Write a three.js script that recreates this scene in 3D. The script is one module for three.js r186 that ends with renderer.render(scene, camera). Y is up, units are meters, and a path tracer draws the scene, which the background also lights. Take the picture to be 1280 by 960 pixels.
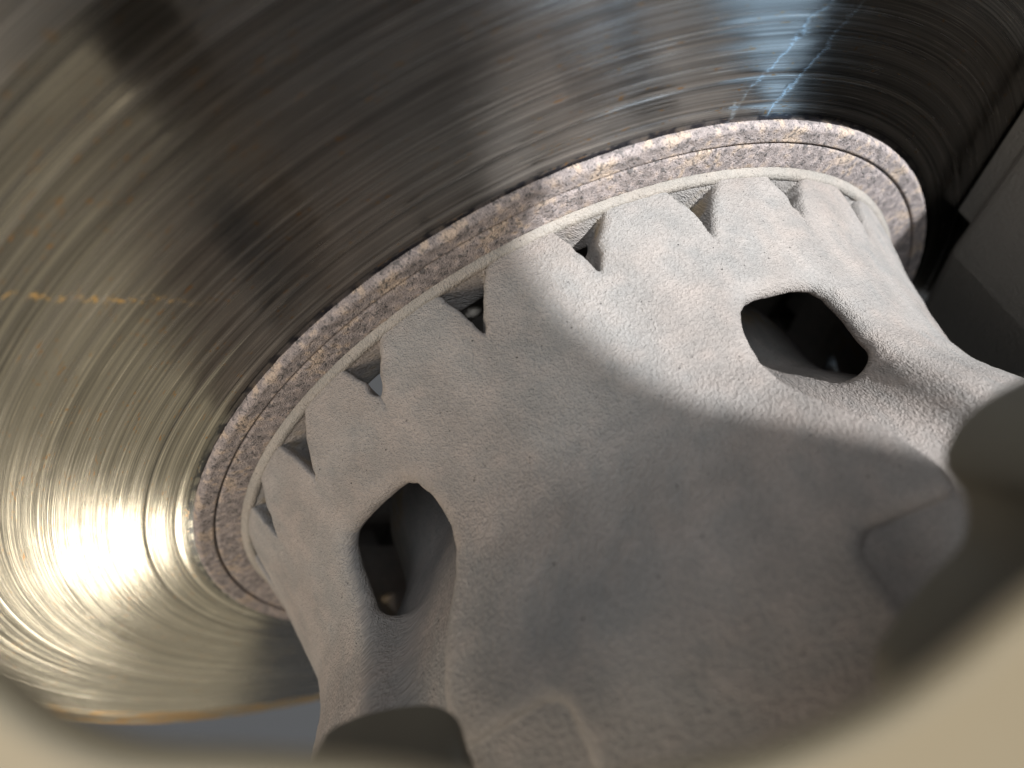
import * as THREE from 'three';
import { mergeGeometries } from 'three/addons/utils/BufferGeometryUtils.js';
import { RectAreaLightUniformsLib } from 'three/addons/lights/RectAreaLightUniformsLib.js';

// ---------------------------------------------------------------- camera, air, lamps and added panels, exposure
// The disc's axis is +z, its friction face lies in z = 0; U turns drawing units (the rust lip's radius) into metres.
const U = 0.1;
const scene = new THREE.Scene();
const v3 = (x, y, z) => new THREE.Vector3(x, y, z);
const camPos = v3(-1.5667, 1.3376, 0.9177).multiplyScalar(U);
const camRight = v3(0.7749, 0.4894, 0.4), camUp = v3(0, 0.6328, -0.7743), camFwd = v3(0.6321, -0.6, -0.4904);
const FOV = 49, TAN = Math.tan(FOV * Math.PI / 360);
const camera = new THREE.PerspectiveCamera(FOV, 4 / 3, 0.002, 20);
camera.position.copy(camPos);
camera.up.copy(camUp);
camera.lookAt(camPos.clone().add(camFwd));
camera.focus = 0.154;
camera.userData.fStop = 10.5;
scene.add(camera);
const renderer = new THREE.WebGLRenderer({ antialias: true });
renderer.setSize(1024, 768);
renderer.toneMapping = THREE.LinearToneMapping;
renderer.toneMappingExposure = 1.15;
renderer.shadowMap.enabled = true;
renderer.shadowMap.type = THREE.PCFSoftShadowMap;
scene.background = new THREE.Color().setRGB(0.088, 0.0905, 0.094);   // dim open workshop around the wheel
RectAreaLightUniformsLib.init();
const rad = d => d * Math.PI / 180;
const pol = (r, deg, z) => v3(r * Math.cos(rad(deg)) * U, r * Math.sin(rad(deg)) * U, z * U);
const dirOf = (az, el) => v3(Math.cos(rad(el)) * Math.cos(rad(az)), Math.cos(rad(el)) * Math.sin(rad(az)), Math.sin(rad(el)));

const LAMPS = [
  // cool hand torch: its beam ends on the hat
  { name: 'hand_torch', label: 'cool white hand torch shining on the hat from the upper right', kind: 'spot', aim: pol(0.74, 97, 0), dir: dirOf(98, 33), dist: 1.0, color: [0.90, 0.95, 1.0], intensity: 9.0, half: 3.22, penumbra: 0.05, glow: 3 },
  // broad soft fill panel, added out of view on the left
  { name: 'added_panel', label: 'broad warm white panel added as fill light on the hat from the left', kind: 'area', aim: pol(0.7, 165, 0.4), dir: dirOf(204, 28), dist: 0.9, color: [1.0, 0.89, 0.74], intensity: 9.0, w: 0.5, h: 0.45, glow: 0.6 },
  { name: 'added_cool_panel', label: 'broad cool panel added behind the lens as fill light', kind: 'area', aim: pol(0.8, 138, 0.4), dir: dirOf(134, 17), dist: 1.0, color: [0.84, 0.92, 1.0], intensity: 4.6, w: 0.7, h: 0.6, glow: 0.4 },  // unseen cool fill, added to lift the hat
  // tall dim warm panel added beyond the disc for its left half to mirror
  { name: 'added_panel', label: 'tall dim warm panel added to be mirrored in the left half of the disc', kind: 'area', aim: pol(1.2, 175, 0), dir: dirOf(-73, 35), dist: 1.25, color: [1.0, 0.88, 0.62], intensity: 0.52, w: 0.60, h: 1.3, glow: 0.05 },
  // small warm lamp mirrored as the white spot
  { name: 'work_lamp', label: 'small bright warm work lamp mirrored as a white spot in the disc', kind: 'area', aim: pol(1.145, -164.6, 0), dir: v3(0.239, -0.848, 0.474), dist: 0.62, color: [1.0, 0.90, 0.68], intensity: 27, w: 0.055, h: 0.05, glow: 0.6 },
  // narrow cool panel added beyond the hat to make the bluish streak
  { name: 'added_streak_panel', label: 'narrow cool panel added high above the disc to make a bluish streak', kind: 'area', aim: pol(1.17, 123.5, 0), dir: dirOf(3, 62), dist: 1.0, color: [0.58, 0.78, 1.0], intensity: 9, w: 0.12, h: 0.30, glow: 0.3 },
  { name: 'added_panel', label: 'wide dim blue panel added beyond the hat to be mirrored in the right of the disc', kind: 'area', aim: pol(1.12, 105, 0), dir: dirOf(-13, 38), dist: 1.2, color: [0.52, 0.75, 1.0], intensity: 1.6, w: 0.40, h: 0.40, glow: 0.1 },  // unseen panel, added for a blue sheen on the right
];

// ---------------------------------------------------------------- helpers
function rng(seed) { let s = seed >>> 0; return () => { s = (s + 0x6D2B79F5) >>> 0; let t = s; t = Math.imul(t ^ (t >>> 15), t | 1); t ^= t + Math.imul(t ^ (t >>> 7), t | 61); return ((t ^ (t >>> 14)) >>> 0) / 4294967296; }; }
const clamp = (x, a = 0, b = 1) => Math.min(b, Math.max(a, x));
const smooth = (a, b, x) => { const t = clamp((x - a) / (b - a)); return t * t * (3 - 2 * t); };
const mix = (a, b, t) => a + (b - a) * t;
function hash3(x, y, z) { let h = Math.imul(x, 374761393) ^ Math.imul(y, 668265263) ^ Math.imul(z, 2147483647 - 1911); h = Math.imul(h ^ (h >>> 13), 1274126177); h ^= h >>> 16; return (h >>> 0) / 4294967296; }
function noise3(x, y, z) {
  const xi = Math.floor(x), yi = Math.floor(y), zi = Math.floor(z);
  let fx = x - xi, fy = y - yi, fz = z - zi;
  fx = fx * fx * (3 - 2 * fx); fy = fy * fy * (3 - 2 * fy); fz = fz * fz * (3 - 2 * fz);
  const l = (a, b, t) => a + (b - a) * t;
  return l(l(l(hash3(xi, yi, zi), hash3(xi + 1, yi, zi), fx), l(hash3(xi, yi + 1, zi), hash3(xi + 1, yi + 1, zi), fx), fy),
    l(l(hash3(xi, yi, zi + 1), hash3(xi + 1, yi, zi + 1), fx), l(hash3(xi, yi + 1, zi + 1), hash3(xi + 1, yi + 1, zi + 1), fx), fy), fz);
}
const fbm3 = (x, y, z, o = 3) => { let s = 0, a = 0.5; for (let k = 0; k < o; k++) { s += a * noise3(x, y, z); x *= 2.03; y *= 2.03; z *= 2.03; a *= 0.5; } return s; };
// tiling 2D lattice noise: a table of px by py cells
function lattice(px, py, seed) {
  const r = rng(seed), t = new Float32Array(px * py); for (let i = 0; i < t.length; i++) t[i] = r();
  return (u, v) => {      // u, v in 0..1
    const x = u * px, y = v * py, xf = Math.floor(x), yf = Math.floor(y);
    let fx = x - xf, fy = y - yf; fx = fx * fx * (3 - 2 * fx); fy = fy * fy * (3 - 2 * fy);
    const x0 = ((xf % px) + px) % px, x1 = (x0 + 1) % px, y0 = (((yf % py) + py) % py) * px, y1 = ((((yf + 1) % py) + py) % py) * px;
    return (t[y0 + x0] * (1 - fx) + t[y0 + x1] * fx) * (1 - fy) + (t[y1 + x0] * (1 - fx) + t[y1 + x1] * fx) * fy;
  };
}
function texture(w, h, fill, srgb = false) {
  const d = new Uint8Array(w * h * 4);
  for (let y = 0; y < h; y++) for (let x = 0; x < w; x++) {
    const c = fill((x + 0.5) / w, (y + 0.5) / h, x, y), i = (y * w + x) * 4;
    for (let k = 0; k < 3; k++) { const q = typeof c === 'number' ? c : c[k]; d[i + k] = clamp(q) * 255 + 0.5; }
    d[i + 3] = 255;
  }
  const t = new THREE.DataTexture(d, w, h, THREE.RGBAFormat);
  t.wrapS = t.wrapT = THREE.RepeatWrapping; t.magFilter = THREE.LinearFilter; t.minFilter = THREE.LinearMipmapLinearFilter; t.generateMipmaps = true;
  if (srgb) t.colorSpace = THREE.SRGBColorSpace;
  t.needsUpdate = true; return t;
}
function mesh(name, geometry, material, parent) {
  const m = new THREE.Mesh(geometry, material); m.name = name; m.castShadow = m.receiveShadow = true; parent.add(m); return m;
}
function thing(name, label, category) {
  const g = new THREE.Group(); g.name = name; g.userData = { label, category }; scene.add(g); return g;
}
function curve(pts) {       // monotone cubic through (x, y)
  const n = pts.length, m = new Array(n).fill(0), s = [];
  for (let i = 0; i < n - 1; i++) s.push((pts[i + 1][1] - pts[i][1]) / (pts[i + 1][0] - pts[i][0]));
  m[0] = s[0]; m[n - 1] = s[n - 2];
  for (let i = 1; i < n - 1; i++) m[i] = s[i - 1] * s[i] <= 0 ? 0 : 2 * s[i - 1] * s[i] / (s[i - 1] + s[i]);
  return x => {
    if (x <= pts[0][0]) return pts[0][1]; if (x >= pts[n - 1][0]) return pts[n - 1][1];
    let i = 0; while (x > pts[i + 1][0]) i++;
    const h = pts[i + 1][0] - pts[i][0], t = (x - pts[i][0]) / h, t2 = t * t, t3 = t2 * t;
    return pts[i][1] * (2 * t3 - 3 * t2 + 1) + m[i] * h * (t3 - 2 * t2 + t) + pts[i + 1][1] * (-2 * t3 + 3 * t2) + m[i + 1] * h * (t3 - t2);
  };
}
// body of revolution about z; uv: u = turn (0..1) * uScale, v from the profile's third entry or its length
function turned(profile, seg, uScale = 1, vScale = 1, jitter = null) {
  const pos = [], uv = [], idx = []; let len = 0; const L = profile.map((p, i) => (i ? (len += Math.hypot(p[0] - profile[i - 1][0], p[1] - profile[i - 1][1])) : 0, p[2] ?? len * vScale));
  for (let j = 0; j <= seg; j++) {
    const a = j / seg * 2 * Math.PI, c = Math.cos(a), s = Math.sin(a);
    profile.forEach((p, i) => { let [r, z] = p; if (jitter) { const q = jitter(r, z, j % seg / seg * 2 * Math.PI); r += q[0]; z += q[1]; } pos.push(r * c * U, r * s * U, z * U); uv.push(j / seg * uScale, L[i]); });
  }
  const n = profile.length;
  for (let j = 0; j < seg; j++) for (let i = 0; i < n - 1; i++) { const a = j * n + i, b = a + n; idx.push(a, a + 1, b, a + 1, b + 1, b); }
  const g = new THREE.BufferGeometry();
  g.setAttribute('position', new THREE.Float32BufferAttribute(pos, 3)); g.setAttribute('uv', new THREE.Float32BufferAttribute(uv, 2)); g.setIndex(idx);
  g.computeVertexNormals();
  const N = g.attributes.normal;      // close the seam
  for (let i = 0; i < n; i++) { const k = seg * n + i, x = N.getX(i) + N.getX(k), y = N.getY(i) + N.getY(k), z = N.getZ(i) + N.getZ(k), l = Math.hypot(x, y, z) || 1; N.setXYZ(i, x / l, y / l, z / l); N.setXYZ(k, x / l, y / l, z / l); }
  return g;
}

// ---------------------------------------------------------------- materials
// friction face: polar map, u = turn, v = radius from R0 to R1
const R0 = 0.985, R1 = 1.685;
const TW = 2048, TH = 2048;
function rowsOf(seed, parts) {        // one random height for every ring, from wide to fine
  const r = rng(seed), out = new Float32Array(TH);
  for (const [cells, amp] of parts) {
    const t = new Float32Array(cells + 2); for (let i = 0; i < t.length; i++) t[i] = r();
    for (let y = 0; y < TH; y++) { const p = y / TH * cells, i = Math.floor(p); out[y] += amp * (mix(t[i], t[i + 1], p - i) - 0.5); }
  }
  return out;
}
const ringA = rowsOf(11, [[40, 0.10], [130, 0.40], [420, 0.9], [1000, 1.0]]);
const ringB = rowsOf(12, [[60, 0.10], [180, 0.35], [500, 0.8], [1024, 0.7]]);
const ringC = rowsOf(13, [[30, 0.5], [300, 0.8], [800, 0.6]]);
const arcs1 = lattice(22, 700, 21), arcs2 = lattice(60, 1000, 22), arcs3 = lattice(9, 160, 23), blot = lattice(60, 14, 24), blot2 = lattice(220, 40, 25), speck = lattice(900, 260, 26);
const ringT = rowsOf(14, [[12, 0.2], [50, 0.35], [170, 0.5], [480, 0.5]]), ringR = rowsOf(15, [[20, 0.25], [90, 0.4], [300, 0.5], [800, 0.3]]);
const azOf = u => u * 360, rOf = v => R0 + v * (R1 - R0);
// marks seen on the face: a row of rust dots and two hairline heat cracks
function rustRow(u, v) {
  const az = azOf(u), r = rOf(v); if (r < 1.15 || r > 1.645) return 0;
  const c = rustLine(r), d = (az - c - 0.7 * (blot2(u, v * 3) - 0.5)) * Math.PI / 180 * r;
  return 0.75 * Math.exp(-(d * d) / (0.005 * 0.005)) * smooth(1.16, 1.3, r);
}
const rustLine = curve([[1.16, 159.3], [1.261, 161.0], [1.356, 162.57], [1.441, 163.97], [1.60, 166.5]]);
const cracks = [curve([[1.02, 111.2], [1.063, 109.78], [1.136, 107.94], [1.218, 106.46], [1.34, 104]]), curve([[1.02, 105.8], [1.09, 104.45], [1.158, 103.75], [1.30, 101.8]])];
function crackAt(u, v) {
  const az = azOf(u), r = rOf(v); let m = 0; if (az < 90 || az > 120 || r > 1.34) return 0;
  for (const c of cracks) { const d = (az - c(r) - 1.3 * (blot2(u * 2, v * 0.7) - 0.5) - 0.5 * (arcs1(u * 9, v) - 0.5)) * Math.PI / 180 * r; m = Math.max(m, Math.exp(-(d * d) / (0.005 * 0.005))); }
  return m;
}
const faceH = new Float32Array(TW * TH), faceS = new Float32Array(TW * TH);
for (let y = 0; y < TH; y++) for (let x = 0; x < TW; x++) {
  const u = (x + 0.5) / TW, v = (y + 0.5) / TH, i = y * TW + x;
  const w = arcs3(u, v), s = arcs1(u, v), f = arcs2(u, v);
  faceH[i] = 0.5 + 0.30 * mix(ringA[y], ringB[y], smooth(0.25, 0.75, w)) + 0.10 * ringC[y] * s + 0.16 * (f - 0.5) - 0.20 * Math.max(0, s - 0.80) * 5;
  faceS[i] = s;
}
const faceBump = texture(TW, TH, (u, v, x, y) => faceH[y * TW + x] - 0.25 * crackAt(u, v));
const faceColor = texture(TW, TH, (u, v, x, y) => {
  const i = y * TW + x, h = faceH[i], b = blot(u, v), b2 = blot2(u, v), sp = speck(u, v);
  let k = 0.53 + 0.42 * (h - 0.5) + 0.30 * smooth(0.80, 0.97, arcs2(u, v)) * smooth(0.3, 0.8, arcs3(u * 3, v * 5)) + 0.22 * ringT[y] + 0.03 * (b - 0.5);
  let c = [k * 1.0, k * 0.975, k * 0.945];
  const film = smooth(0.45, 0.8, 0.6 * b + 0.4 * b2) * 0.06; c = [mix(c[0], 0.44, film), mix(c[1], 0.40, film), mix(c[2], 0.36, film)];   // brake-dust film
  const rs = smooth(0.83, 0.93, sp) * smooth(0.5, 0.75, b2) * 0.8; c = [mix(c[0], 0.62, rs), mix(c[1], 0.45, rs), mix(c[2], 0.27, rs)];
  const edge = smooth(1.56, 1.60, rOf(v) + 0.03 * (b2 - 0.5)) * (0.35 + 0.65 * smooth(0.35, 0.6, b2)) * 0.75 * smooth(195, 215, azOf(u)); c = [mix(c[0], 0.62, edge), mix(c[1], 0.47, edge), mix(c[2], 0.28, edge)];   // rusty outer rim
  const dots = rustRow(u, v) * smooth(0.35, 0.7, speck(u * 1.7, v * 0.43)); c = [mix(c[0], 0.92, dots), mix(c[1], 0.72, dots), mix(c[2], 0.42, dots)];
  const cr = crackAt(u, v) * smooth(0.15, 0.45, speck(u * 2, v)) * (0.45 + 0.55 * smooth(0.3, 0.55, arcs1(u, v))); c = [mix(c[0], 0.74, cr), mix(c[1], 0.79, cr), mix(c[2], 0.82, cr)];
  const foot = 1 - smooth(0.000, 0.007, rOf(v) - 1.004 + 0.012 * (b2 - 0.5) + 0.008 * (sp - 0.5)); const fd = foot * (0.25 + 0.75 * smooth(0.4, 0.6, b2)) * 0.8; c = [mix(c[0], 0.17, fd), mix(c[1], 0.18, fd), mix(c[2], 0.21, fd)];   // black crust at the lip's foot
  return c;
}, true);
const faceRough = texture(TW, TH, (u, v, x, y) => {
  const i = y * TW + x; const b = blot(u, v), b2 = blot2(u, v);
  return 0.20 + 0.12 * (faceS[i] - 0.5) + 0.16 * ringR[y] + 0.05 * (b2 - 0.5) + 0.04 * (b - 0.5) + 0.12 * rustRow(u, v) + 0.3 * smooth(1.58, 1.61, rOf(v));
});
const steel = new THREE.MeshPhysicalMaterial({ name: 'worn_steel', color: 0xffffff, map: faceColor, metalness: 1, roughness: 1, roughnessMap: faceRough, bumpMap: faceBump, bumpScale: 0.00002, anisotropy: 0.85, anisotropyRotation: Math.PI / 2 });

// cast iron of the hat, grey with brown bloom
const g1 = lattice(220, 220, 31), g2 = lattice(90, 90, 32), g3 = lattice(400, 400, 33), g4 = lattice(16, 16, 34), g5 = lattice(6, 6, 35);
const pits = (() => { const r = rng(36), t = []; for (let i = 0; i < 90; i++) t.push([r(), r(), 0.0014 + 0.0040 * r() * r(), 0.5 + 0.5 * r()]); return t; })();
const pitMap = new Float32Array(1024 * 1024);
for (const [pu, pv, pr, pd] of pits) { const R = Math.ceil(pr * 1024 * 2), cx = Math.floor(pu * 1024), cy = Math.floor(pv * 1024); for (let y = -R; y <= R; y++) for (let x = -R; x <= R; x++) { const q = Math.hypot(x, y * 1.2) / (pr * 1024); const j = ((cy + y + 1024) % 1024) * 1024 + ((cx + x + 1024) % 1024); pitMap[j] = Math.max(pitMap[j], pd * (1 - smooth(0.6, 1.3, q))); } }
const castH = new Float32Array(1024 * 1024);
for (let y = 0; y < 1024; y++) for (let x = 0; x < 1024; x++) { const u = (x + .5) / 1024, v = (y + .5) / 1024; const a = g1(u, v), b = g2(u, v), c = g3(u, v); castH[y * 1024 + x] = 0.40 * a + 0.32 * b + 0.16 * c + 0.12 * g4(u, v); }
const castBump = texture(1024, 1024, (u, v, x, y) => 0.1 + 0.85 * castH[y * 1024 + x] - 0.55 * pitMap[y * 1024 + x]);
const castColor = texture(1024, 1024, (u, v, x, y) => {
  const h = castH[y * 1024 + x], p = pitMap[y * 1024 + x], m = g4(u, v), l = g5(u, v);
  let k = 0.82 + 0.16 * (h - 0.5) + 0.06 * (g3(u, v) - 0.5) + 0.05 * (m - 0.5) + 0.06 * (l - 0.5); const paleGrain = smooth(0.90, 0.97, g3(u * 3, v * 3)) * 0.12;  // plus random pale grains
  k = mix(k, 0.30, p * 0.8) + paleGrain; return [k, k * (0.985 - 0.02 * (m - 0.5)), k * (0.965 - 0.03 * (m - 0.5))];
}, true);
const cast = new THREE.MeshStandardMaterial({ name: 'dusty_cast_iron', color: new THREE.Color().setRGB(0.80, 0.79, 0.78), map: castColor, vertexColors: true, metalness: 0, roughness: 0.88, bumpMap: castBump, bumpScale: 0.00045 });

// rust on the lip
const r1 = lattice(300, 150, 41), r2 = lattice(120, 60, 42), r3 = lattice(34, 17, 43), r4 = lattice(10, 6, 44);
const r5 = lattice(70, 35, 45), r6 = lattice(120, 60, 46);
const pitAt = (u, v) => smooth(0.60, 0.80, 0.55 * r5(u, v) + 0.45 * r6(u, v)) * (0.4 + 0.6 * r1(u, v));
const lipH = (u, v) => { const a = r1(u, v), b = r2(u, v); return 0.5 + 0.5 * (a - 0.5) + 0.45 * (b - 0.5) - 0.45 * smooth(0.66, 0.84, b) * smooth(0.3, 0.7, a) - 0.6 * pitAt(u, v); };
const lipBump = texture(1024, 512, (u, v) => lipH(u, v));
const lipColor = texture(1024, 512, (u, v) => {
  const h = lipH(u, v), m = r3(u, v), l = r4(u, v); let k = 0.53 + 0.24 * (h - 0.5) + 0.20 * (m - 0.5) + 0.10 * (l - 0.5);
  const o = smooth(0.5, 0.8, l * 0.5 + m * 0.5) * 0.7; let c = [k * 1.0, k * mix(0.915, 0.87, o), k * mix(0.88, 0.74, o)];
  const d = smooth(0.66, 0.84, r2(u, v)) * smooth(0.3, 0.7, r1(u, v)) * 0.4; const pd = Math.max(d, 0.5 * pitAt(u, v)); return c.map(q => mix(q, 0.20, pd));
}, true);
const rust = new THREE.MeshStandardMaterial({ name: 'rusty_lip', map: lipColor, roughness: 0.9, bumpMap: lipBump, bumpScale: 0.00028 });
const rimIron = new THREE.MeshStandardMaterial({ name: 'dusty_bevel', color: new THREE.Color().setRGB(0.36, 0.325, 0.29), map: castColor, roughness: 0.88, bumpMap: castBump, bumpScale: 0.00035 });
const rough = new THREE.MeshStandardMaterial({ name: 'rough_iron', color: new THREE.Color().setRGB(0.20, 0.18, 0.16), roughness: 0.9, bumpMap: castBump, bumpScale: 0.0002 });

// ---------------------------------------------------------------- the brake disc
const disc = thing('brake_disc', 'worn ventilated steel brake disc with rusty lip and windowed grey hat', 'brake disc');
{ // friction plate facing the camera
  const p = []; const vOf = r => (r - R0) / (R1 - R0);
  const rr = rng(5); let groove = [];
  for (let i = 0; i < 14; i++) groove.push([1.03 + 0.55 * rr(), 0.002 + 0.004 * rr(), 0.0001 + 0.0003 * rr()]);
  groove.push([1.085, 0.006, 0.0012], [1.03, 0.006, 0.0008]);
  const zAt = r => { let z = 0; for (const [c, w, d] of groove) z -= d * Math.exp(-((r - c) ** 2) / (w * w)); return z; };
  p.push([0.988, 0, vOf(0.988)], [0.996, 0, vOf(0.996)], [1.002, 0, vOf(1.002)]);
  for (let i = 0; i <= 420; i++) { const r = mix(1.008, 1.655, i / 420); p.push([r, zAt(r), vOf(r)]); }
  p.push([1.660, -0.003, vOf(1.660)], [1.664, -0.010, vOf(1.664)], [1.666, -0.020, vOf(1.666)]);
  mesh('friction_ring', turned(p, 720), steel, disc);
  mesh('ring_edge', turned([[1.666, -0.020], [1.667, -0.06], [1.666, -0.13], [1.61, -0.14], [1.2, -0.14], [0.90, -0.14], [0.876, -0.13], [0.872, -0.05], [0.872, 0.018]], 240, 12, 1), rough, disc);
}
{ // rusty lip left unswept by the pads, with a turned line round it
  const p = [[0.9945, -0.001], [0.9935, 0.006], [0.990, 0.0125], [0.985, 0.0150], [0.975, 0.0145], [0.9575, 0.0140], [0.9545, 0.0125], [0.9530, 0.0040], [0.9505, 0.0038], [0.9490, 0.0110], [0.946, 0.0125], [0.925, 0.0130], [0.905, 0.0125], [0.897, 0.0118]];
  const fine = []; for (let i = 0; i < p.length - 1; i++) { const k = Math.max(1, Math.round(Math.hypot(p[i + 1][0] - p[i][0], p[i + 1][1] - p[i][1]) / 0.004)); for (let j = 0; j < k; j++) fine.push([mix(p[i][0], p[i + 1][0], j / k), mix(p[i][1], p[i + 1][1], j / k)]); } fine.push(p[p.length - 1]);
  const lip = mesh('lip', turned(fine, 1400, 15, 5, (r, z, a) => { const x = r * Math.cos(a), y = r * Math.sin(a); const e = smooth(0.975, 0.99, r); return [0.0028 * (fbm3(x * 45, y * 45, 3) - 0.45) * e, 0.0045 * (fbm3(x * 90, y * 90, 7) - 0.45) * (r < 0.958 && r > 0.946 ? 0.3 : 1)]; }), rust, disc);
  lip.userData.label = 'rusty unswept lip';
  mesh('inner_bevel', turned([[0.897, 0.0118], [0.8955, 0.0125], [0.892, 0.0165], [0.888, 0.0205], [0.884, 0.0225], [0.876, 0.0230], [0.872, 0.018]], 720, 15, 2.5, (r, z, a) => { const x = r * Math.cos(a), y = r * Math.sin(a), k = (r < 0.896 && r > 0.880) ? 1 : 0; return [0.002 * k * (fbm3(x * 30, y * 30, 2) - 0.45), 0.0022 * k * (fbm3(x * 36, y * 36, 9) - 0.45)]; }), rimIron, disc);
}
{ // rear plate and the vanes between the two plates
  mesh('rear_ring', turned([[0.90, -0.30], [1.61, -0.30], [1.636, -0.32], [1.636, -0.42], [1.61, -0.44], [0.90, -0.44], [0.88, -0.42], [0.88, -0.32], [0.90, -0.30]], 240, 12, 1), rough, disc);
  const vane = new THREE.BoxGeometry(0.66 * U, 0.09 * U, 0.158 * U); vane.translate(1.27 * U, 0, -0.22 * U);
  for (let i = 0; i < 36; i++) { const m = mesh('vane', vane, rough, disc); m.rotation.z = i / 36 * 2 * Math.PI; }
}
{ // the hat: shell with six windows and 24 vents, over the inner bell
  const Ro = curve([[-0.16, 0.870], [-0.02, 0.874], [0.0, 0.880], [0.012, 0.883], [0.03, 0.881], [0.10, 0.866], [0.15, 0.852], [0.23, 0.840], [0.31, 0.830], [0.36, 0.826], [0.40, 0.832], [0.44, 0.843], [0.484, 0.863], [0.54, 0.893], [0.60, 0.921], [0.68, 0.944], [0.80, 0.955], [1.1, 0.96]]);
  const Rin = curve([[-0.2, 0.52], [0.02, 0.550], [0.08, 0.565], [0.19, 0.572], [0.25, 0.590], [0.29, 0.618], [0.33, 0.654], [0.37, 0.690], [0.42, 0.733], [0.47, 0.772], [0.53, 0.810], [0.60, 0.842], [0.70, 0.872], [0.85, 0.89], [1.1, 0.89]]);
  const WIN = 107.8, VENT = 143.3;
  // half of a window's outline in (arc, z), top to bottom
  const half = [[0, 0.243], [0.06, 0.244], [0.090, 0.249], [0.112, 0.266], [0.128, 0.30], [0.136, 0.34], [0.138, 0.375], [0.134, 0.42], [0.120, 0.47], [0.105, 0.52], [0.093, 0.575], [0.086, 0.63], [0.083, 0.69], [0.070, 0.75], [0.035, 0.785], [0, 0.79]];
  const poly = [...half, ...half.slice(1, -1).reverse().map(([a, z]) => [-a, z])];
  const dPoly = (x, y) => {
    let d = 1e9, s = 1; const n = poly.length;
    for (let i = 0, j = n - 1; i < n; j = i++) {
      const ex = poly[j][0] - poly[i][0], ey = poly[j][1] - poly[i][1], wx = x - poly[i][0], wy = y - poly[i][1], t = clamp((wx * ex + wy * ey) / (ex * ex + ey * ey));
      const bx = wx - ex * t, by = wy - ey * t; d = Math.min(d, bx * bx + by * by);
      const c1 = y >= poly[i][1], c2 = y < poly[j][1], c3 = ex * wy > ey * wx; if ((c1 && c2 && c3) || (!c1 && !c2 && !c3)) s = -s;
    }
    return s * Math.sqrt(d);
  };
  const smin = (a, b, k) => { const h = Math.max(k - Math.abs(a - b), 0) / k; return Math.min(a, b) - h * h * k * 0.25; };
  const smax = (a, b, k) => -smin(-a, -b, k);
  const fold = (az, c, p) => { let d = (az - c) % p; if (d < 0) d += p; return d > p / 2 ? d - p : d; };
  const sector = (az, z) => {      // what does not change with r
    const dw = fold(az, WIN, 60), s = rad(dw) * 0.862;
    const ro = Ro(z), slope = (Ro(z + 0.002) - Ro(z - 0.002)) / 0.004, rin = Rin(z), sl2 = (Rin(z + 0.002) - Rin(z - 0.002)) / 0.004;
    const px = Math.abs(s) - 0.255, pz = 0.712 - z, pocket = Math.hypot(Math.max(px + 0.035, 0), Math.max(pz + 0.035, 0)) + Math.min(Math.max(px + 0.035, pz + 0.035), 0) - 0.035;
    return { ro, ks: 1 / Math.hypot(1, slope), rin, ki: 1 / Math.hypot(1, sl2), cut: dPoly(s, z), pocket, z, az };
  };
  const sdf = (q, r) => {
    const z = q.z; let d = (r - q.ro) * q.ks;
    d = smax(d, Math.min(-q.pocket, (r - (q.ro - 0.026)) * q.ks), 0.025);          // shallow pockets round the flange
    d = smax(d, (q.ro - (mix(0.09, 0.05, smooth(0.12, 0.24, z)) + 0.18 * smooth(0.38, 0.52, z)) - r) * q.ks, 0.02);
    d = smax(d, -(q.cut + 0.007), 0.040);                                                   // windows with rolled flanks
    d = smin(d, (r - q.rin) * q.ki, 0.075);
    const tz = z - 0.021, dv = fold(q.az - 27 * (0.875 - r), VENT, 15), s = rad(dv) * 0.875;      // vents lean inwards
    if (tz > -0.1 && tz < 0.2 && r > 0.7) {
      const n = (Math.round((q.az - 27 * (0.875 - r) - VENT) / 15) % 4 + 4) % 4, wob = 0.010 * (noise3(z * 45, s * 45, n * 7 + r * 9) - 0.5), wid = wob + 0.048 * [1, 0.86, 0.95, 0.9][n] * (1 - tz / [0.097, 0.09, 0.10, 0.092][n]), tri = Math.max((Math.abs(s) - wid) * 0.93, -tz);
      d = smax(d, -Math.max(tri, 0.73 - r), 0.016);
    }
    d = Math.max(d, 0.46 - r); d = smax(d, z - 1.04, 0.04); d = Math.max(d, -0.14 - z);
    return d;
  };
  const NA = 200, dA = 60 / NA, z0 = -0.155, dz = 0.0058, NZ = Math.ceil((1.06 - z0) / dz), r0 = 0.44, dr = 0.0085, NR = Math.ceil((0.99 - r0) / dr);
  const F = new Float32Array(NA * (NZ + 1) * (NR + 1)), at = (i, j, k) => ((((i % NA) + NA) % NA) * (NZ + 1) + j) * (NR + 1) + k;
  for (let i = 0; i < NA; i++) for (let j = 0; j <= NZ; j++) { const q = sector(i * dA, z0 + j * dz); for (let k = 0; k <= NR; k++) F[at(i, j, k)] = sdf(q, r0 + k * dr); }
  const id = new Int32Array(NA * NZ * NR).fill(-1), V = [];
  const cell = (i, j, k) => ((i % NA) * NZ + j) * NR + k;
  for (let i = 0; i < NA; i++) for (let j = 0; j < NZ; j++) for (let k = 0; k < NR; k++) {
    let n = 0, sa = 0, sz = 0, sr = 0, m = 0; const c = [];
    for (let b = 0; b < 8; b++) { const f = F[at(i + (b & 1), j + (b >> 1 & 1), k + (b >> 2))]; c.push(f); if (f < 0) m++; }
    if (m === 0 || m === 8) continue;
    for (let a = 0; a < 8; a++) for (const e of [1, 2, 4]) { const b = a | e; if (b === a || (c[a] < 0) === (c[b] < 0)) continue; const t = c[a] / (c[a] - c[b]); sa += (a & 1) + (e === 1 ? t : 0); sz += (a >> 1 & 1) + (e === 2 ? t : 0); sr += (a >> 2) + (e === 4 ? t : 0); n++; }
    id[cell(i, j, k)] = V.length; V.push([(i + sa / n) * dA, z0 + (j + sz / n) * dz, r0 + (k + sr / n) * dr]);
  }
  const Q = [];      // quads: [vertex, sector shift] x 4
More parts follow.
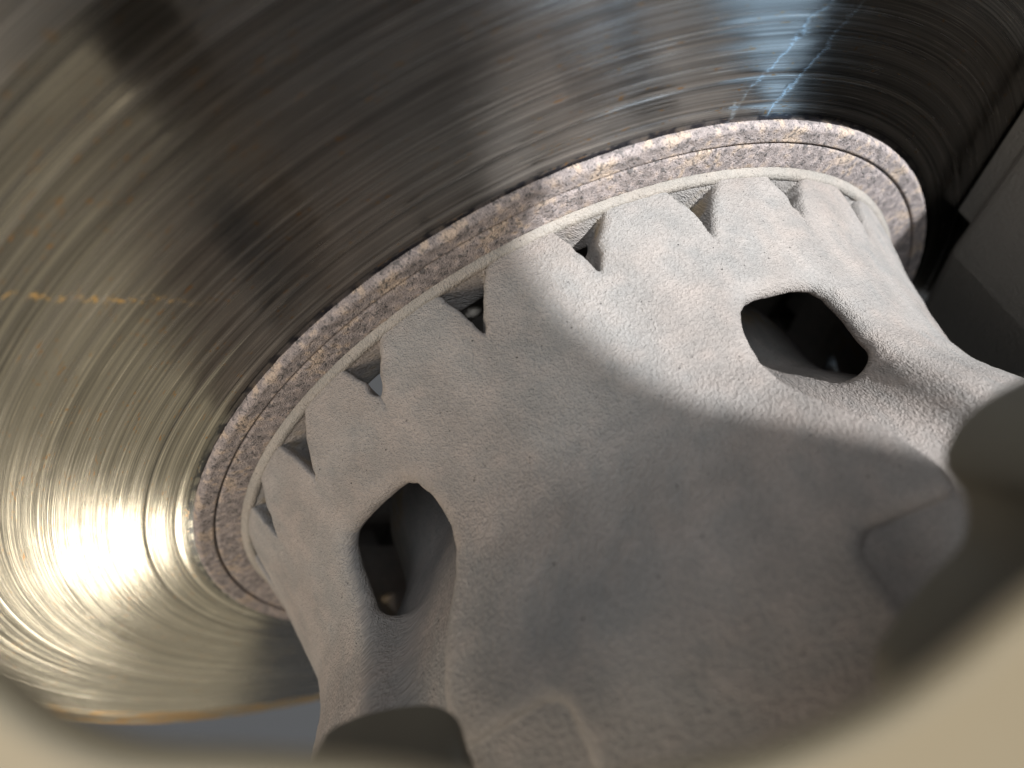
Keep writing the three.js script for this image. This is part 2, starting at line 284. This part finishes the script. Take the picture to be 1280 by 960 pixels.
  const ref = (i, j, k) => i < 0 ? [id[cell(i + NA, j, k)], -1] : [id[cell(i, j, k)], 0];
  for (let i = 0; i < NA; i++) for (let j = 1; j < NZ; j++) for (let k = 1; k < NR; k++) {
    const f = F[at(i, j, k)];
    const put = (g, A) => { if ((f < 0) === (g < 0)) return; Q.push(f < 0 ? A : [A[3], A[2], A[1], A[0]]); };
    put(F[at(i + 1, j, k)], [ref(i, j - 1, k - 1), ref(i, j, k - 1), ref(i, j, k), ref(i, j - 1, k)]);
    put(F[at(i, j + 1, k)], [ref(i - 1, j, k - 1), ref(i - 1, j, k), ref(i, j, k), ref(i, j, k - 1)]);
    put(F[at(i, j, k + 1)], [ref(i - 1, j - 1, k), ref(i, j - 1, k), ref(i, j, k), ref(i - 1, j, k)]);
  }
  // pull the vertices onto the surface and take normals from the field
  const grad = (az, z, r) => {
    const e = 0.0015, ea = e / r * 180 / Math.PI, q = sector(az, z), c = sdf(q, r);
    const gr = (sdf(q, r + e) - sdf(q, r - e)) / (2 * e), gz = (sdf(sector(az, z + e), r) - sdf(sector(az, z - e), r)) / (2 * e), ga = (sdf(sector(az + ea, z), r) - sdf(sector(az - ea, z), r)) / (2 * e);
    return [c, ga, gz, gr];
  };
  const NRM = V.map(v => {
    let g = grad(v[0], v[1], v[2]); const l2 = Math.max(0.2, g[1] ** 2 + g[2] ** 2 + g[3] ** 2), st = clamp(g[0] / l2, -0.004, 0.004);
    v[0] -= st * g[1] / v[2] * 180 / Math.PI; v[1] -= st * g[2]; v[2] -= st * g[3];
    g = grad(v[0], v[1], v[2]); const l = Math.hypot(g[1], g[2], g[3]) || 1; return [g[1] / l, g[2] / l, g[3] / l];
  });
  const nv = V.length, pos = new Float32Array(nv * 18), nor = new Float32Array(nv * 18), uv = new Float32Array(nv * 12), col = new Float32Array(nv * 18), idx = [];
  for (let S = 0; S < 6; S++) for (let i = 0; i < nv; i++) {
    const [az, z, r] = V[i], [na, nz, nr] = NRM[i], a = rad(az + S * 60), c = Math.cos(a), s = Math.sin(a), o = S * nv + i;
    let x = r * c, y = r * s; const w = 0.006 * (fbm3(x * 14, y * 14, z * 14) - 0.45) + 0.0022 * (noise3(x * 70, y * 70, z * 70) - 0.5), nx = nr * c - na * s, ny = nr * s + na * c;
    pos.set([(x + nx * w) * U, (y + ny * w) * U, (z + nz * w) * U], o * 3); nor.set([nx, ny, nz], o * 3);
    uv.set([(rad(az + S * 60) * 0.86 + (0.9 - r) * 0.8) / 0.40, (z + (0.9 - r) * 0.6) / 0.40], o * 2);
    // brown bloom in patches over grey, as on the bell between the windows
    const b = smooth(0.44, 0.60, fbm3(x * 3.1 + 4, y * 3.1, z * 3.1 + 2, 4)), f = 0.96 + 0.09 * (fbm3(x * 9, y * 9, z * 9) - 0.45);
    const grit = smooth(0.012, 0.03, Ro(z) - r) * smooth(0.13, 0.10, z) * (z > 0.005 ? 1 : 0) * smooth(0.45, 0.62, fbm3(x * 26, y * 26, z * 26)) * 0.7;
    col.set([mix(mix(0.42, 0.42, b) * f, 0.42, grit), mix(mix(0.396, 0.376, b) * f, 0.32, grit), mix(mix(0.380, 0.350, b) * f, 0.19, grit)], o * 3);
  }
  for (let S = 0; S < 6; S++) for (const q of Q) {
    const v = q.map(([n, sh]) => n < 0 ? -1 : ((S + sh + 6) % 6) * nv + n); if (v.some(n => n < 0)) continue;
    idx.push(v[0], v[1], v[2], v[0], v[2], v[3]);
  }
  const g = new THREE.BufferGeometry();
  g.setAttribute('position', new THREE.BufferAttribute(pos, 3)); g.setAttribute('normal', new THREE.BufferAttribute(nor, 3)); g.setAttribute('uv', new THREE.BufferAttribute(uv, 2)); g.setAttribute('color', new THREE.BufferAttribute(col, 3)); g.setIndex(idx);
  console.log('hat', nv * 6, 'vertices', idx.length / 3, 'triangles');
  mesh('hat', g, cast, disc);
}

// ---------------------------------------------------------------- caliper at the disc's edge
{
  const cal = thing('brake_caliper', 'dark brake caliper in shadow straddling the right edge of the disc', 'brake caliper');
  const dark = new THREE.MeshStandardMaterial({ name: 'dark_caliper_iron', color: new THREE.Color().setRGB(0.075, 0.066, 0.055), roughness: 0.75, bumpMap: castBump, bumpScale: 0.0003 });
  const block = (pts, za, zb, bev) => {
    const s = new THREE.Shape(pts.map(([x, y]) => new THREE.Vector2(x * U, y * U)));
    const g = new THREE.ExtrudeGeometry(s, { depth: (zb - za - 2 * bev) * U, bevelEnabled: true, bevelThickness: bev * U, bevelSize: bev * U, bevelOffset: -bev * U, bevelSegments: 4, curveSegments: 8 });
    g.translate(0, 0, (za + bev) * U); const uvs = g.attributes.uv; for (let i = 0; i < uvs.count; i++) uvs.setXY(i, uvs.getX(i) / 0.05, uvs.getY(i) / 0.05); return g;
  };
  mesh('body', block([[0.60, 1.80], [0.38, 1.24], [0.615, 0.82], [0.80, 0.60], [1.30, 0.55], [1.75, 0.9], [1.95, 1.45], [1.2, 2.05], [0.75, 2.05]], 0.055, 0.66, 0.03), dark, cal);
  mesh('brake_pad', block([[0.42, 1.50], [0.39, 1.25], [0.60, 0.90], [1.25, 1.02], [1.0, 1.30], [0.6, 1.5]], 0.004, 0.056, 0.006), dark, cal);
  mesh('added_backing', block([[-0.25, 0.95], [-0.30, 0.35], [0.2, -0.6], [1.3, -0.6], [1.9, 0.3], [1.6, 1.25], [0.6, 1.35]], -0.78, -0.60, 0.03), dark, cal);  // unseen plate, added to keep the view through the hat window black
  mesh('bridge', block([[0.45, 1.78], [0.95, 1.52], [1.50, 1.02], [1.9, 1.3], [1.2, 2.0], [0.6, 2.1]], -0.75, 0.06, 0.03), dark, cal);
}

// ---------------------------------------------------------------- the wheel that the view looks past
{
  const wheel = thing('wheel', 'blurred tan wheel edge with dark lugs close to the lens', 'wheel');
  wheel.position.copy(camPos); wheel.quaternion.setFromRotationMatrix(new THREE.Matrix4().makeBasis(camRight, camUp, camFwd.clone().negate()));
  const tan = new THREE.MeshStandardMaterial({ name: 'tan_wheel_paint', color: new THREE.Color().setRGB(0.36, 0.285, 0.18), roughness: 0.6, bumpMap: castBump, bumpScale: 0.00008 });
  const olive = new THREE.MeshStandardMaterial({ name: 'shaded_wheel_lug', color: new THREE.Color().setRGB(0.13, 0.115, 0.085), roughness: 0.8, bumpMap: castBump, bumpScale: 0.0002 });  // darker than the rim paint: the shade on the lugs is put into the colour
  const piece = (px, D, depth, bev, near = D) => {      // outline drawn at distance D, running towards the lens up to near
    const k = TAN / 480 * D; const s = new THREE.Shape(); const P = px.map(([x, y]) => new THREE.Vector2((x - 640) * k * U, (480 - y) * k * U));
    s.setFromPoints(new THREE.CatmullRomCurve3(P.map(p => v3(p.x, p.y, 0)), true, 'centripetal').getPoints(P.length * 6).slice(0, -1).map(p => new THREE.Vector2(p.x, p.y)));
    const g = new THREE.ExtrudeGeometry(s, { depth: (depth + D - near) * U, bevelEnabled: true, bevelThickness: bev * U, bevelSize: bev * U, bevelOffset: -bev * U, bevelSegments: 6 });
    g.translate(0, 0, -(D + depth) * U); return g;
  };
  mesh('rim_edge', piece([[-170, 740], [-90, 795], [0, 850], [70, 902], [160, 936], [320, 948], [480, 962], [600, 985], [690, 992], [800, 980], [960, 945], [1100, 885], [1190, 825], [1300, 735], [1560, 560], [1900, 600], [1900, 1300], [1300, 1650], [640, 1750], [-60, 1500], [-170, 1100]], 0.46, 0.012, 0.012), tan, wheel);
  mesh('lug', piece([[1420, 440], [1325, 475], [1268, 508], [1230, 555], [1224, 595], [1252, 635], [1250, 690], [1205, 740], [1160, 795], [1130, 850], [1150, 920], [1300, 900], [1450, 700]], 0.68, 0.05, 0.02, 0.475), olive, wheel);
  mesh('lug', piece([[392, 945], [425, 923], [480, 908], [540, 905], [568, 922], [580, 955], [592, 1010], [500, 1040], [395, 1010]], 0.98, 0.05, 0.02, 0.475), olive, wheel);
}

// ---------------------------------------------------------------- the lamps and the added panels
for (const L of LAMPS) {
  const d = L.dir.clone().normalize(), at = L.aim.clone().addScaledVector(d, L.dist), col = new THREE.Color().setRGB(...L.color);
  const label = L.label;
  let nm = L.name; for (let k = 1; scene.getObjectByName(nm); k++) nm = L.name + '_00' + k;
  const g = thing(nm, label, 'lamp'); g.position.copy(at); g.lookAt(L.aim);      // local +z looks at the work
  const shell = new THREE.MeshStandardMaterial({ name: 'lamp_housing', color: 0x222222, roughness: 0.6 });
  const glow = new THREE.MeshStandardMaterial({ name: 'lamp_glass', color: 0x111111, emissive: col, emissiveIntensity: L.glow });
  if (L.kind === 'spot') {
    const tube = new THREE.LatheGeometry([[0.012, -0.12], [0.014, -0.03], [0.022, -0.012], [0.022, 0.0], [0.020, 0.0], [0.013, -0.012], [0.001, -0.014]].map(p => new THREE.Vector2(...p)), 32); tube.rotateX(Math.PI / 2);
    mesh('housing', tube, shell, g);
    const lens = new THREE.SphereGeometry(0.006, 20, 12); lens.translate(0, 0, -0.004); mesh('bulb', lens, glow, g);
    const s = new THREE.SpotLight(col, L.intensity, 0, rad(L.half), L.penumbra, 2); s.position.copy(at).addScaledVector(d, -0.004); s.target.position.copy(L.aim); s.castShadow = true; s.shadow.mapSize.set(2048, 2048); s.shadow.camera.near = 0.05; s.shadow.radius = 0.15;
    s.position.copy(at).addScaledVector(d, 0.004); scene.add(s, s.target);
  } else {
    const frame = new THREE.BoxGeometry(L.w + 0.02, L.h + 0.02, 0.02); frame.translate(0, 0, -0.014); mesh('housing', frame, shell, g);
    const pane = new THREE.BoxGeometry(L.w, L.h, 0.002); pane.translate(0, 0, -0.002); mesh('diffuser', pane, glow, g);
    const a = new THREE.RectAreaLight(col, L.intensity, L.w, L.h); a.position.copy(at).addScaledVector(d, -0.004); a.lookAt(L.aim); scene.add(a);
  }
}
renderer.render(scene, camera);
